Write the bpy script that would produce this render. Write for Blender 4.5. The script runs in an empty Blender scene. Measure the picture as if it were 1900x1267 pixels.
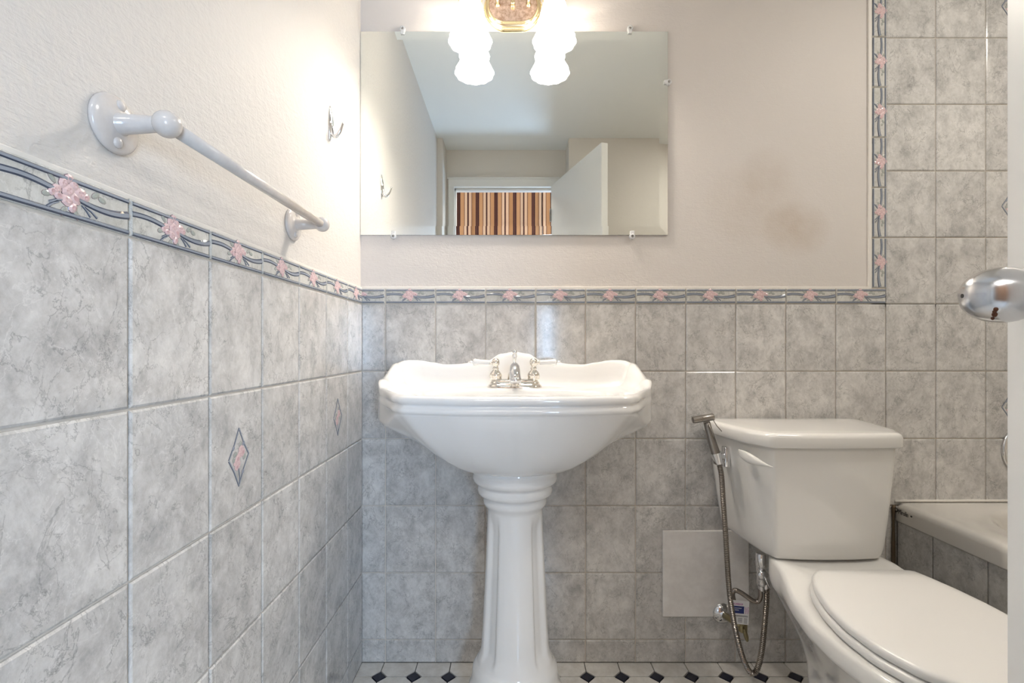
import bpy, bmesh, math, random
from mathutils import Vector, Matrix
PI = math.pi
R = math.radians
sc = bpy.context.scene
C = bpy.context.collection

# ------------------------------------------------------------------ camera / world / light / exposure
H, D, F = 0.9465, 1.449, 894.0            # camera height, distance to back wall, focal length (px of 1900)
VX, VY = 948.0, 643.0                     # vanishing point of the room's depth lines
cam = bpy.data.cameras.new('camera')
cam.sensor_fit = 'HORIZONTAL'; cam.sensor_width = 36.0
cam.lens = 36.0 * F / 1900.0
cam.shift_x = (950.0 - VX) / 1900.0
cam.shift_y = (VY - 633.5) / 1900.0
cam.clip_start = 0.02
co = bpy.data.objects.new('camera', cam); C.objects.link(co)
co.location = (0, -D, H); co.rotation_euler = (PI / 2, 0, 0)
sc.camera = co
w = bpy.data.worlds.new('world'); sc.world = w; w.use_nodes = True
w.node_tree.nodes['Background'].inputs[0].default_value = (0.75, 0.86, 1.0, 1)
w.node_tree.nodes['Background'].inputs[1].default_value = 1.0
sc.view_settings.view_transform = 'Standard'
sc.view_settings.look = 'None'
sc.view_settings.exposure = 1.13
sc.view_settings.gamma = 1.0
sc.view_settings.use_curve_mapping = False
LAMP_SHADE, LAMP_BULB = 5.5, 165.0

CZL = 2.226
def area(name, loc, rot, sx, sy, watts, col):
    l = bpy.data.lights.new(name, 'AREA'); l.shape = 'RECTANGLE'; l.size = sx; l.size_y = sy
    l.energy = watts; l.color = col
    o = bpy.data.objects.new(name, l); C.objects.link(o); o.location = loc; o.rotation_euler = rot
    return o
area('window_daylight', (0.45, -2.655, 1.00), (R(90), 0, 0), 0.34, 0.55, 11.0, (0.44, 0.68, 1.0))
area('hall_fill_light', (-0.05, -2.12, 2.36), (R(38), 0, 0), 0.6, 0.35, 10.0, (1.0, 0.96, 0.90))  # added fill tilted through the doorway, not an actual hall fixture
area('tub_fill_light', (1.30, -0.80, CZL - 0.012), (0, 0, 0), 0.26, 0.26, 4.2, (1.0, 0.95, 0.88))  # added out-of-view fill that brightens the tub side; no fixture there

def ray(px, py, d):
    return Vector(((px - VX) * d / F, d - D and -(D - d), H + (VY - py) * d / F)) if d != D else Vector(((px - VX) * d / F, 0, H + (VY - py) * d / F))
def wx(px): return (px - VX) / 617.0
def wz(py): return H + (VY - py) / 617.0

# ------------------------------------------------------------------ materials
def new_mat(name):
    m = bpy.data.materials.new(name); m.use_nodes = True
    nt = m.node_tree
    return m, nt, nt.nodes['Principled BSDF']
def simple(name, col, rough=0.4, metal=0.0, spec=0.5, coat=0.0):
    m, nt, b = new_mat(name)
    b.inputs['Base Color'].default_value = (*col, 1); b.inputs['Roughness'].default_value = rough
    b.inputs['Metallic'].default_value = metal; b.inputs['Specular IOR Level'].default_value = spec
    b.inputs['Coat Weight'].default_value = coat
    return m
def N(nt, t, **kw):
    n = nt.nodes.new(t)
    for k, v in kw.items():
        if k in n.inputs: n.inputs[k].default_value = v
        else: setattr(n, k, v)
    return n
def ramp(nt, fac, stops, interp='LINEAR'):
    r = nt.nodes.new('ShaderNodeValToRGB'); r.color_ramp.interpolation = interp
    e = r.color_ramp.elements
    while len(e) < len(stops): e.new(0.5)
    for i, (p, c) in enumerate(stops):
        e[i].position = p; e[i].color = (*c, 1) if len(c) == 3 else c
    nt.links.new(fac, r.inputs[0]); return r.outputs[0]
def mixc(nt, fac, a, b, mode='MIX'):
    n = nt.nodes.new('ShaderNodeMix'); n.data_type = 'RGBA'; n.blend_type = mode
    for s, v in ((0, fac), (6, a), (7, b)):
        if hasattr(v, 'is_linked'): nt.links.new(v, n.inputs[s])
        elif isinstance(v, (int, float)): n.inputs[s].default_value = v
        else: n.inputs[s].default_value = (*v, 1)
    return n.outputs[2]
def math_(nt, op, a, b=None, c=None):
    n = nt.nodes.new('ShaderNodeMath'); n.operation = op
    for i, v in enumerate((a, b, c)):
        if v is None: continue
        if hasattr(v, 'is_linked'): nt.links.new(v, n.inputs[i])
        else: n.inputs[i].default_value = v
    return n.outputs[0]
def noise(nt, vec, scale, detail=4, rough=0.55, dist=0.0):
    n = nt.nodes.new('ShaderNodeTexNoise')
    n.inputs['Scale'].default_value = scale; n.inputs['Detail'].default_value = detail
    n.inputs['Roughness'].default_value = rough; n.inputs['Distortion'].default_value = dist
    if vec is not None: nt.links.new(vec, n.inputs['Vector'])
    return n.outputs[0]
def bump(nt, b, h, strength, dist=0.002):
    n = nt.nodes.new('ShaderNodeBump'); n.inputs['Strength'].default_value = strength
    n.inputs['Distance'].default_value = dist
    nt.links.new(h, n.inputs['Height']); nt.links.new(n.outputs[0], b.inputs['Normal'])

def marble_tile(name, dark, light, rough=0.13):
    m, nt, b = new_mat(name)
    tc = nt.nodes.new('ShaderNodeTexCoord'); oi = nt.nodes.new('ShaderNodeObjectInfo')
    off = nt.nodes.new('ShaderNodeVectorMath'); off.operation = 'SCALE'
    off.inputs[0].default_value = (23.7, 11.3, 17.9); nt.links.new(oi.outputs['Random'], off.inputs['Scale'])
    add = nt.nodes.new('ShaderNodeVectorMath'); nt.links.new(tc.outputs['Object'], add.inputs[0]); nt.links.new(off.outputs[0], add.inputs[1])
    rot = nt.nodes.new('ShaderNodeMapping'); rot.inputs['Rotation'].default_value = (0, R(42), 0); rot.inputs['Scale'].default_value = (1, 1, 0.8)
    nt.links.new(add.outputs[0], rot.inputs[0]); v = rot.outputs[0]
    n1 = noise(nt, v, 22, 8, 0.68, 0.35)
    base = ramp(nt, n1, [(0.30, dark), (0.52, tuple((a * 0.4 + c * 0.6) for a, c in zip(dark, light))), (0.70, light)])
    n2 = noise(nt, v, 120, 5, 0.75)
    base = mixc(nt, 0.55, base, ramp(nt, n2, [(0.3, (0.36, 0.36, 0.36)), (0.7, (0.64, 0.64, 0.64))]), 'OVERLAY')
    def veins(sc_, width, seed, det, dist):
        mp = nt.nodes.new('ShaderNodeMapping'); mp.inputs['Location'].default_value = (seed, seed * .7, seed * 1.3)
        nt.links.new(v, mp.inputs[0])
        n = noise(nt, mp.outputs[0], sc_, det, 0.62, dist)
        a = math_(nt, 'ABSOLUTE', math_(nt, 'SUBTRACT', n, 0.5))
        return math_(nt, 'SUBTRACT', 1.0, math_(nt, 'MINIMUM', math_(nt, 'DIVIDE', a, width), 1.0))
    mask = ramp(nt, noise(nt, v, 26, 2), [(0.36, (0, 0, 0)), (0.54, (1, 1, 1))])
    d1 = math_(nt, 'MULTIPLY', math_(nt, 'MULTIPLY', veins(10, 0.0085, 3.1, 8, 0.5), mask), 0.52)
    base = mixc(nt, d1, base, tuple(x * 0.40 for x in dark))
    mask2 = ramp(nt, noise(nt, v, 21, 2, 0.5, 0.4), [(0.44, (0, 0, 0)), (0.58, (1, 1, 1))])
    d2 = math_(nt, 'MULTIPLY', math_(nt, 'MULTIPLY', veins(22, 0.012, 8.4, 7, 0.5), mask2), 0.52)
    base = mixc(nt, d2, base, tuple(x * 0.45 for x in dark))
    d3 = math_(nt, 'MULTIPLY', veins(16, 0.008, 14.2, 5, 0.6), 0.35)
    base = mixc(nt, d3, base, tuple(min(1, x * 1.2) for x in light))
    ton = math_(nt, 'MULTIPLY_ADD', oi.outputs['Random'], 0.10, 0.95)
    base = mixc(nt, 1.0, base, (1, 1, 1), 'MULTIPLY')
    hs = nt.nodes.new('ShaderNodeHueSaturation'); nt.links.new(base, hs.inputs['Color']); nt.links.new(ton, hs.inputs['Value'])
    nt.links.new(hs.outputs[0], b.inputs['Base Color'])
    b.inputs['Roughness'].default_value = rough; b.inputs['Specular IOR Level'].default_value = 0.45
    bump(nt, b, noise(nt, tc.outputs['Object'], 14, 2), 0.10, 0.002)
    return m
M = {}
M['tile'] = marble_tile('grey_marbled_tile', (0.42, 0.41, 0.395), (0.74, 0.72, 0.69))
M['border'] = marble_tile('border_tile_ground', (0.50, 0.49, 0.45), (0.70, 0.69, 0.65), 0.10)
M['motif_blue'] = simple('motif_slate_blue', (0.085, 0.10, 0.14), 0.10)
M['motif_blue_light'] = simple('motif_light_blue', (0.30, 0.33, 0.38), 0.10)
M['motif_pink'] = simple('motif_pink', (0.74, 0.55, 0.55), 0.12)
M['motif_rose'] = simple('motif_rose', (0.62, 0.40, 0.41), 0.12)
M['motif_line'] = simple('motif_outline', (0.20, 0.13, 0.14), 0.15)
M['motif_leaf'] = simple('motif_leaf', (0.40, 0.42, 0.38), 0.12)
M['grout'] = simple('grout', (0.74, 0.68, 0.60), 0.85, spec=0.2)
M['floor_grout'] = simple('floor_grout', (0.10, 0.09, 0.08), 0.9, spec=0.2)
def plaster(name, col, bs=1.0, stain=False):
    m, nt, b = new_mat(name)
    g = nt.nodes.new('ShaderNodeNewGeometry'); p = g.outputs['Position']
    a = noise(nt, p, 60, 6, 0.6, 0.3); st = nt.nodes.new('ShaderNodeMapping'); st.inputs['Scale'].default_value = (30, 30, 160)
    nt.links.new(p, st.inputs[0]); br = noise(nt, st.outputs[0], 1.6, 4, 0.6, 0.8)
    fine = noise(nt, p, 240, 3)
    h = math_(nt, 'ADD', math_(nt, 'ADD', a, math_(nt, 'MULTIPLY', br, 0.5)), math_(nt, 'MULTIPLY', fine, 0.35))
    c = mixc(nt, noise(nt, p, 3, 3), tuple(x * 0.965 for x in col), tuple(min(1, x * 1.02) for x in col))
    if stain:
        sep = nt.nodes.new('ShaderNodeSeparateXYZ'); nt.links.new(p, sep.inputs[0])
        def blob(cx, cz, rx, rz, amt, c):
            dx = math_(nt, 'DIVIDE', math_(nt, 'SUBTRACT', sep.outputs[0], cx), rx)
            dz = math_(nt, 'DIVIDE', math_(nt, 'SUBTRACT', sep.outputs[2], cz), rz)
            r2 = math_(nt, 'ADD', math_(nt, 'MULTIPLY', dx, dx), math_(nt, 'MULTIPLY', dz, dz))
            f = math_(nt, 'MULTIPLY', math_(nt, 'MAXIMUM', math_(nt, 'SUBTRACT', 1.0, r2), 0.0), math_(nt, 'MULTIPLY', noise(nt, p, 16, 4, 0.6), 1.6))
            return mixc(nt, math_(nt, 'MINIMUM', math_(nt, 'MULTIPLY', f, amt), 0.8), c, tuple(x * y for x, y in zip(col, (0.66, 0.55, 0.42))))
        c = blob(wx(1478), wz(425), 0.11, 0.09, 0.42, c)
        c = blob(wx(1400), wz(380), 0.16, 0.14, 0.22, c)
        c = blob(wx(1425), wz(320), 0.09, 0.09, 0.18, c)
    nt.links.new(c, b.inputs['Base Color'])
    b.inputs['Roughness'].default_value = 0.55; b.inputs['Specular IOR Level'].default_value = 0.3
    bump(nt, b, h, 0.55 * bs, 0.0022)
    return m
M['plaster_back'] = plaster('painted_plaster_back', (0.70, 0.655, 0.615), 0.6, True)
M['plaster_left'] = plaster('painted_plaster_left', (0.69, 0.655, 0.615), 1.3)
M['plaster'] = plaster('painted_plaster', (0.72, 0.675, 0.615), 0.5)
M['ceiling'] = plaster('ceiling_paint', (0.84, 0.85, 0.83), 0.3)
M['hall_paint'] = plaster('hall_paint', (0.70, 0.69, 0.67), 0.3)
M['caulk'] = simple('white_caulk', (0.80, 0.76, 0.70), 0.5)
M['dark_caulk'] = simple('dark_brown_caulk', (0.12, 0.085, 0.05), 0.7)
M['white_paint'] = simple('white_gloss_paint', (0.80, 0.79, 0.76), 0.3)
def porcelain(name, col, rough=0.07):
    m, nt, b = new_mat(name)
    g = nt.nodes.new('ShaderNodeNewGeometry')
    n = noise(nt, g.outputs['Position'], 5, 3)
    nt.links.new(mixc(nt, n, tuple(x * 0.975 for x in col), col), b.inputs['Base Color'])
    b.inputs['Roughness'].default_value = rough; b.inputs['Specular IOR Level'].default_value = 0.55
    b.inputs['Coat Weight'].default_value = 0.4; b.inputs['Coat Roughness'].default_value = 0.03
    return m
M['porcelain'] = porcelain('white_porcelain', (0.86, 0.85, 0.83))
M['toilet_china'] = porcelain('toilet_china', (0.79, 0.775, 0.74))
M['seat_plastic'] = simple('seat_plastic', (0.80, 0.785, 0.755), 0.28)
M['tub_acrylic'] = porcelain('tub_acrylic', (0.72, 0.69, 0.64), 0.12)
M['chrome'] = simple('chrome', (0.78, 0.78, 0.79), 0.07, 1.0)
M['nickel'] = simple('polished_nickel', (0.80, 0.755, 0.69), 0.07, 1.0)
M['steel'] = simple('brushed_steel', (0.33, 0.305, 0.28), 0.28, 1.0)
M['hose'] = simple('hose_metal', (0.33, 0.295, 0.26), 0.24, 1.0)
M['braid'] = simple('braided_hose', (0.34, 0.30, 0.27), 0.22, 1.0)
M['brass'] = simple('polished_brass', (0.82, 0.66, 0.40), 0.22, 1.0)
M['old_brass'] = simple('dull_brass', (0.34, 0.29, 0.17), 0.3, 1.0)
M['black'] = simple('black_print', (0.015, 0.013, 0.012), 0.5)
M['ink_magenta'] = simple('magenta_print', (0.42, 0.02, 0.33), 0.5)
M['ink_blue'] = simple('navy_print', (0.02, 0.035, 0.17), 0.5)
M['ink_grey'] = simple('grey_print', (0.20, 0.20, 0.21), 0.5)
M['paper'] = simple('white_card', (0.80, 0.80, 0.80), 0.5)
def speckled(name, c1, c2, scale, rough, metal):
    m, nt, b = new_mat(name)
    tc = nt.nodes.new('ShaderNodeTexCoord')
    nt.links.new(ramp(nt, noise(nt, tc.outputs['Object'], scale, 5, 0.7), [(0.38, c1), (0.62, c2)]), b.inputs['Base Color'])
    b.inputs['Roughness'].default_value = rough; b.inputs['Metallic'].default_value = metal
    return m
M['copper'] = speckled('aged_copper', (0.50, 0.32, 0.22), (0.78, 0.60, 0.48), 90, 0.34, 0.85)
M['bar_paint'] = speckled('chipped_white_paint', (0.61, 0.565, 0.53), (0.66, 0.62, 0.585), 30, 0.16, 0.0)
M['panel_paint'] = speckled('panel_paint', (0.80, 0.77, 0.74), (0.88, 0.855, 0.825), 22, 0.45, 0.0)
M['floor_white'] = speckled('white_floor_tile', (0.64, 0.61, 0.56), (0.76, 0.735, 0.69), 25, 0.18, 0.0)
M['floor_black'] = simple('black_floor_tile', (0.012, 0.014, 0.03), 0.12)
m, nt, b = new_mat('mirror_silver')
b.inputs['Base Color'].default_value = (0.90, 0.925, 0.90, 1); b.inputs['Metallic'].default_value = 1; b.inputs['Roughness'].default_value = 0.006
M['mirror'] = m
M['mirror_edge'] = speckled('mirror_edge', (0.03, 0.035, 0.03), (0.45, 0.48, 0.46), 160, 0.4, 0.0)
m, nt, b = new_mat('clear_plastic')
b.inputs['Base Color'].default_value = (0.93, 0.93, 0.93, 1); b.inputs['Roughness'].default_value = 0.08
b.inputs['Transmission Weight'].default_value = 0.35; b.inputs['IOR'].default_value = 1.45
M['clear'] = m
m, nt, b = new_mat('frosted_glass_lit')
b.inputs['Base Color'].default_value = (0.9, 0.9, 0.88, 1); b.inputs['Roughness'].default_value = 0.3
b.inputs['Emission Color'].default_value = (1.0, 0.91, 0.81, 1); b.inputs['Emission Strength'].default_value = LAMP_SHADE
M['shade'] = m
m, nt, b = new_mat('bulb_lit')
b.inputs['Emission Color'].default_value = (1.0, 0.91, 0.81, 1); b.inputs['Emission Strength'].default_value = LAMP_BULB
M['bulb'] = m
m, nt, b = new_mat('window_pane_daylight')
b.inputs['Emission Color'].default_value = (0.70, 0.82, 1.0, 1); b.inputs['Emission Strength'].default_value = 1.0
b.inputs['Base Color'].default_value = (0.6, 0.7, 0.8, 1); b.inputs['Roughness'].default_value = 0.1
M['pane'] = m
m, nt, b = new_mat('satin_knob')
tc = nt.nodes.new('ShaderNodeTexCoord')
b.inputs['Metallic'].default_value = 1.0; b.inputs['Roughness'].default_value = 0.20
b.inputs['Base Color'].default_value = (0.62, 0.62, 0.63, 1)
M['knob'] = m
M['rust'] = simple('rust_stain', (0.10, 0.030, 0.008), 0.6)
# striped curtain
m, nt, b = new_mat('striped_curtain_cloth')
tc = nt.nodes.new('ShaderNodeTexCoord'); sep = nt.nodes.new('ShaderNodeSeparateXYZ'); nt.links.new(tc.outputs['Object'], sep.inputs[0])
fr = math_(nt, 'FRACT', math_(nt, 'MULTIPLY', math_(nt, 'ADD', sep.outputs[0], 5.006), 1 / 0.157))
dk, tn, cr, bn = (0.055, 0.012, 0.010), (0.50, 0.26, 0.125), (0.68, 0.46, 0.32), (0.17, 0.065, 0.04)
nt.links.new(ramp(nt, fr, [(0, dk), (.06, bn), (.085, dk), (.18, tn), (.37, bn), (.405, cr), (.535, dk), (.59, bn), (.62, cr), (.755, bn), (.79, tn), (.985, bn)], 'CONSTANT'), b.inputs['Base Color'])
b.inputs['Roughness'].default_value = 0.8
M['curtain'] = m

# ------------------------------------------------------------------ mesh helpers
def fin(bm, name, mats, parent=None, smooth=False, loc=None, sharp=None):
    bmesh.ops.recalc_face_normals(bm, faces=bm.faces[:])
    me = bpy.data.meshes.new(name); bm.to_mesh(me); bm.free()
    return link(me, name, mats, parent, smooth, loc, sharp)
def link(me, name, mats, parent=None, smooth=False, loc=None, sharp=None):
    if mats is not None and not me.materials:
        for x in (mats if isinstance(mats, (list, tuple)) else [mats]): me.materials.append(M[x])
    if smooth:
        for p in me.polygons: p.use_smooth = True
        if sharp: me.set_sharp_from_angle(angle=R(sharp))
    o = bpy.data.objects.new(name, me); C.objects.link(o)
    if loc is not None: o.location = loc
    if parent: adopt(o, parent)
    return o
def adopt(o, parent):
    p = parent; off = Vector((0, 0, 0))
    rootmat = Matrix.Identity(4)
    chain = []
    while p: chain.append(p); p = p.parent
    for q in reversed(chain): rootmat = rootmat @ q.matrix_parent_inverse @ Matrix.Translation(q.location) @ q.rotation_euler.to_matrix().to_4x4()
    o.parent = parent; o.matrix_parent_inverse = rootmat.inverted()
def thing(name, label, cat, loc=(0, 0, 0), group=None):
    o = bpy.data.objects.new(name, None); C.objects.link(o); o.location = loc
    o.empty_display_size = 0.05
    o['label'] = label; o['category'] = cat
    if group: o['group'] = group
    return o
def tag(o, label, cat, group=None):
    o['label'] = label; o['category'] = cat
    if group: o['group'] = group
    return o
def struct(o, label=None):
    o['kind'] = 'structure'
    if label: o['label'] = label
    return o
def cat_none(o): return o
def add_box(bm, x0, x1, y0, y1, z0, z1, bev=0.0, seg=2, mi=0, mat=None):
    vs = [bm.verts.new((x, y, z)) for z in (z0, z1) for y in (y0, y1) for x in (x0, x1)]
    fs = [bm.faces.new([vs[i] for i in f]) for f in ((0, 2, 3, 1), (4, 5, 7, 6), (0, 1, 5, 4), (2, 6, 7, 3), (0, 4, 6, 2), (1, 3, 7, 5))]
    for f in fs: f.material_index = mi
    if mat is not None: bmesh.ops.transform(bm, matrix=mat, verts=vs)
    if bev:
        es = list({e for f in fs for e in f.edges})
        bmesh.ops.bevel(bm, geom=es, offset=bev, segments=seg, affect='EDGES', profile=0.5)
def box(name, x0, x1, y0, y1, z0, z1, mat, parent=None, bev=0.0, smooth=False):
    bm = bmesh.new(); add_box(bm, x0, x1, y0, y1, z0, z1, bev)
    return fin(bm, name, mat, parent, smooth)
def loft(bm, rings, cap0=True, cap1=True, closed=True, mi=0):
    V_ = [[bm.verts.new(p) for p in r] for r in rings]
    n = len(rings[0])
    for a, b in zip(V_, V_[1:]):
        for i in range(n if closed else n - 1):
            f = bm.faces.new((a[i], a[(i + 1) % n], b[(i + 1) % n], b[i])); f.material_index = mi
    for flag, r in ((cap0, V_[0]), (cap1, V_[-1])):
        if flag:
            c = bm.verts.new(sum((v.co for v in r), Vector()) / n)
            for i in range(n):
                f = bm.faces.new((c, r[i], r[(i + 1) % n])); f.material_index = mi
    return V_
def frame(axis):
    a = Vector(axis).normalized()
    u = a.cross(Vector((0, 0, 1)))
    if u.length < 1e-4: u = Vector((1, 0, 0))
    u.normalize(); return a, u, a.cross(u).normalized()
def lathe(bm, origin, axis, prof, n=24, mod=None, mi=0, cap=(True, True)):
    a, u, v = frame(axis); o = Vector(origin); rings = []
    for r, t in prof:
        ring = []
        for i in range(n):
            th = 2 * PI * i / n; rr = r * (mod(th, t) if mod else 1)
            ring.append(o + a * t + (u * math.cos(th) + v * math.sin(th)) * rr)
        rings.append(ring)
    loft(bm, rings, cap[0], cap[1], mi=mi)
def tube(bm, pts, rad, n=10, rib=None, cap=True, sub=0, mi=0):
    pts = [Vector(p) for p in pts]
    if sub:
        out = []
        P = [pts[0] * 2 - pts[1]] + pts + [pts[-1] * 2 - pts[-2]]
        for i in range(1, len(P) - 2):
            for k in range(sub):
                t = k / sub; p0, p1, p2, p3 = P[i - 1:i + 3]
                out.append(0.5 * ((2 * p1) + (p2 - p0) * t + (2 * p0 - 5 * p1 + 4 * p2 - p3) * t * t + (3 * p1 - p0 - 3 * p2 + p3) * t ** 3))
        out.append(pts[-1]); pts = out
    if rib:
        step, amp = rib
        L = [0]
        for a, b in zip(pts, pts[1:]): L.append(L[-1] + (b - a).length)
        k = int(L[-1] / (step / 2)); new = []; j = 0
        for i in range(k + 1):
            s = L[-1] * i / k
            while j < len(L) - 2 and L[j + 1] < s: j += 1
            t = (s - L[j]) / max(1e-9, L[j + 1] - L[j]); new.append(pts[j].lerp(pts[j + 1], t))
        pts = new
    m = len(pts); rings = []
    t0 = (pts[1] - pts[0]).normalized(); _, u, _ = frame(t0)
    for i, p in enumerate(pts):
        t = (pts[min(i + 1, m - 1)] - pts[max(i - 1, 0)]).normalized()
        u = (u - t * u.dot(t)).normalized(); v = t.cross(u)
        r = rad(i / (m - 1)) if callable(rad) else rad
        if rib and i % 2: r -= rib[1]
        rings.append([p + (u * math.cos(2 * PI * k / n) + v * math.sin(2 * PI * k / n)) * r for k in range(n)])
    loft(bm, rings, cap, cap, mi=mi)
def chaikin(poly, it=2, closed=True):
    for _ in range(it):
        out = []
        for i in range(len(poly)):
            a = Vector(poly[i]); b = Vector(poly[(i + 1) % len(poly)])
            out += [a.lerp(b, .25), a.lerp(b, .75)]
        poly = out
    return [Vector(p) for p in poly]
def polar(poly, c, n):
    c = Vector(c); res = []
    for i in range(n):
        th = 2 * PI * i / n; d = Vector((math.cos(th), math.sin(th))); best = None
        for a, b in zip(poly, poly[1:] + poly[:1]):
            a = Vector(a[:2]) - c; e = Vector(b[:2]) - c - a
            den = d.x * e.y - d.y * e.x
            if abs(den) < 1e-12: continue
            t = (a.x * e.y - a.y * e.x) / den; s = (a.x * d.y - a.y * d.x) / den
            if t > 0 and -1e-6 <= s <= 1 + 1e-6 and (best is None or t > best): best = t
        res.append(best)
    return res
def ellipsoid(bm, c, rx, ry, rz, mat=None, nu=16, nv=10, mi=0):
    g = bmesh.ops.create_uvsphere(bm, u_segments=nu, v_segments=nv, radius=1.0)
    T = Matrix.Translation(c) @ (mat or Matrix.Identity(4)) @ Matrix.Diagonal((rx, ry, rz, 1))
    bmesh.ops.transform(bm, matrix=T, verts=g['verts'])
    for f in {f for v in g['verts'] for f in v.link_faces}: f.material_index = mi
def text_obj(s, size, mat, mtx, parent, name='lettering', depth=0.0002, align='LEFT', stretch=1.0):
    cu = bpy.data.curves.new('lettering', 'FONT'); cu.body = s; cu.size = size; cu.extrude = depth; cu.align_x = align
    cu.resolution_u = 2
    t = bpy.data.objects.new('tmp', cu); C.objects.link(t)
    dg = bpy.context.evaluated_depsgraph_get()
    me = bpy.data.meshes.new_from_object(t.evaluated_get(dg)); bpy.data.objects.remove(t)
    me.transform(mtx @ Matrix.Diagonal((stretch, 1, 1, 1))); me.materials.clear(); me.materials.append(M[mat])
    me.name = name
    return link(me, name, None, parent)
def basis(x, y, o):
    x = Vector(x).normalized(); y = Vector(y); y = (y - x * y.dot(x)).normalized(); z = x.cross(y)
    return Matrix(((x.x, y.x, z.x, o[0]), (x.y, y.y, z.y, o[1]), (x.z, y.z, z.z, o[2]), (0, 0, 0, 1)))

# ------------------------------------------------------------------ room shell
XL, XR, CZ = -0.452, 1.905, 2.226
YF, YD = -1.522, -1.70
AL, AR = -0.4187, 0.3556
wall_back = struct(box('wall_back', -0.60, 2.05, 0.0, 0.10, 0, CZ + .02, 'plaster_back'))
wall_left = struct(box('wall_left', -0.60, XL, YF - .02, 0.0, 0, CZ + .02, 'plaster_left'))
struct(box('wall_right', XR, 2.05, YF - .02, 0.0, 0, CZ + .02, 'plaster'))
bm = bmesh.new()
add_box(bm, -0.60, AL, YD - .09, YF, 0, CZ + .02)
add_box(bm, AR, 2.05, YD - .09, YF, 0, CZ + .02)
OL, OR_, OT = -0.372, 0.282, 1.985
add_box(bm, AL, OL, YD - .09, YD, 0, CZ + .02); add_box(bm, OR_, AR, YD - .09, YD, 0, CZ + .02)
add_box(bm, OL, OR_, YD - .09, YD, OT, CZ + .02)
wall_front = struct(fin(bm, 'wall_front', 'plaster'))
struct(box('ceiling', -0.60, 2.05, YD - .09, 0.10, CZ, CZ + .1, 'ceiling'))
floor = struct(box('floor', -0.60, 2.05, -2.80, 0.10, -0.10, -0.006, 'floor_grout'))
# hall beyond the doorway
struct(box('wall_hall_back', -1.30, 1.70, -2.80, -2.70, 0, 2.52, 'hall_paint'))
struct(box('wall_hall_left', -1.30, -1.20, -2.70, YD - .09, 0, 2.52, 'hall_paint'))
struct(box('wall_hall_right', 1.60, 1.70, -2.70, YD - .09, 0, 2.52, 'hall_paint'))
struct(box('ceiling_hall', -1.30, 1.70, -2.80, YD - .09, 2.42, 2.52, 'ceiling'))
bm = bmesh.new(); add_box(bm, -1.2, -0.6, YD - .10, YD - .09, 0, 2.42); add_box(bm, -0.6, 1.6, YD - .10, YD - .0905, CZ + .02, 2.42)
struct(fin(bm, 'wall_hall_front', 'hall_paint'))
# door casing
cas = struct(bpy.data.objects.new('trim_1', None)); C.objects.link(cas); cas.location = (0, YD, 0)
box('casing_side', OL - .034, OL + .006, YD, YD + .016, 0, 2.034, 'white_paint', cas, .003)
box('casing_head', OL - .034, OR_ + .03, YD, YD + .018, OT - .004, 2.034, 'white_paint', cas, .003)
box('casing_side', OR_ - .004, OR_ + .034, YD, YD + .016, 0, 2.034, 'white_paint', cas, .003)
box('casing_moulding', OL - .04, OR_ + .034, YD, YD + .024, 2.030, 2.042, 'white_paint', cas, .003)
box('door_stop', OL, OL + .012, YD - .07, YD - .03, 0, OT, 'white_paint', cas, .002)
box('door_stop', OL, OR_, YD - .07, YD - .03, OT - .014, OT, 'white_paint', cas, .002)

# ------------------------------------------------------------------ wall tiles
TT = 0.007
def tile_mesh(w_, h_, extra=None):
    bm = bmesh.new(); e = 0.0028; t = TT
    a = [(0, 0, 0), (w_, 0, 0), (w_, 0, h_), (0, 0, h_)]
    b_ = [(x, -t + .0016, z) for x, _, z in a]
    c = [(min(max(x, e), w_ - e), -t, min(max(z, e), h_ - e)) for x, _, z in a]
    rs = [[bm.verts.new(p) for p in r] for r in (a, b_, c)]
    for p, q in zip(rs, rs[1:]):
        for i in range(4): bm.faces.new((p[i], p[(i + 1) % 4], q[(i + 1) % 4], q[i]))
    bm.faces.new(rs[2])
    if extra: extra(bm, w_, h_)
    bmesh.ops.recalc_face_normals(bm, faces=bm.faces[:])
    me = bpy.data.meshes.new('tile'); bm.to_mesh(me); bm.free(); return me
_tm = {}
def put_tile(name, w_, h_, loc, rotz, parent, key='tile', mats=('tile',), extra=None, roty=0.0):
    k = (key, round(w_, 4), round(h_, 4))
    if k not in _tm:
        me = tile_mesh(w_, h_, extra); me.name = name
        for x in mats: me.materials.append(M[x])
        _tm[k] = me
    o = bpy.data.objects.new(name, _tm[k]); C.objects.link(o)
    o.location = loc; o.rotation_euler = (0, roty, rotz); adopt(o, parent)
    return o
# motif pieces, drawn in the tile's own (u, v) plane and slightly raised
def dome(bm, u, v, ru, rv, ang, h, mi, n=9):
    def ring(k, d):
        return [bm.verts.new((u + k * (ru * math.cos(t) * math.cos(ang) - rv * math.sin(t) * math.sin(ang)), -TT - d, v + k * (ru * math.cos(t) * math.sin(ang) + rv * math.sin(t) * math.cos(ang)))) for t in (2 * PI * i / n for i in range(n))]
    c = bm.verts.new((u, -TT - h * .8, v)); r0, r1, r2 = ring(.45, h), ring(1, h * .35), ring(1 + .0006 / min(ru, rv), -.0004)
    inner = {3: 3, 4: 4}.get(mi, mi)
    for i in range(n):
        j = (i + 1) % n
        bm.faces.new((c, r0[i], r0[j])).material_index = 4 if mi == 3 and i % 3 == 0 else inner
        bm.faces.new((r0[i], r1[i], r1[j], r0[j])).material_index = 3 if mi in (3, 4) else mi
        bm.faces.new((r1[i], r2[i], r2[j], r1[j])).material_index = 6
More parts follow.
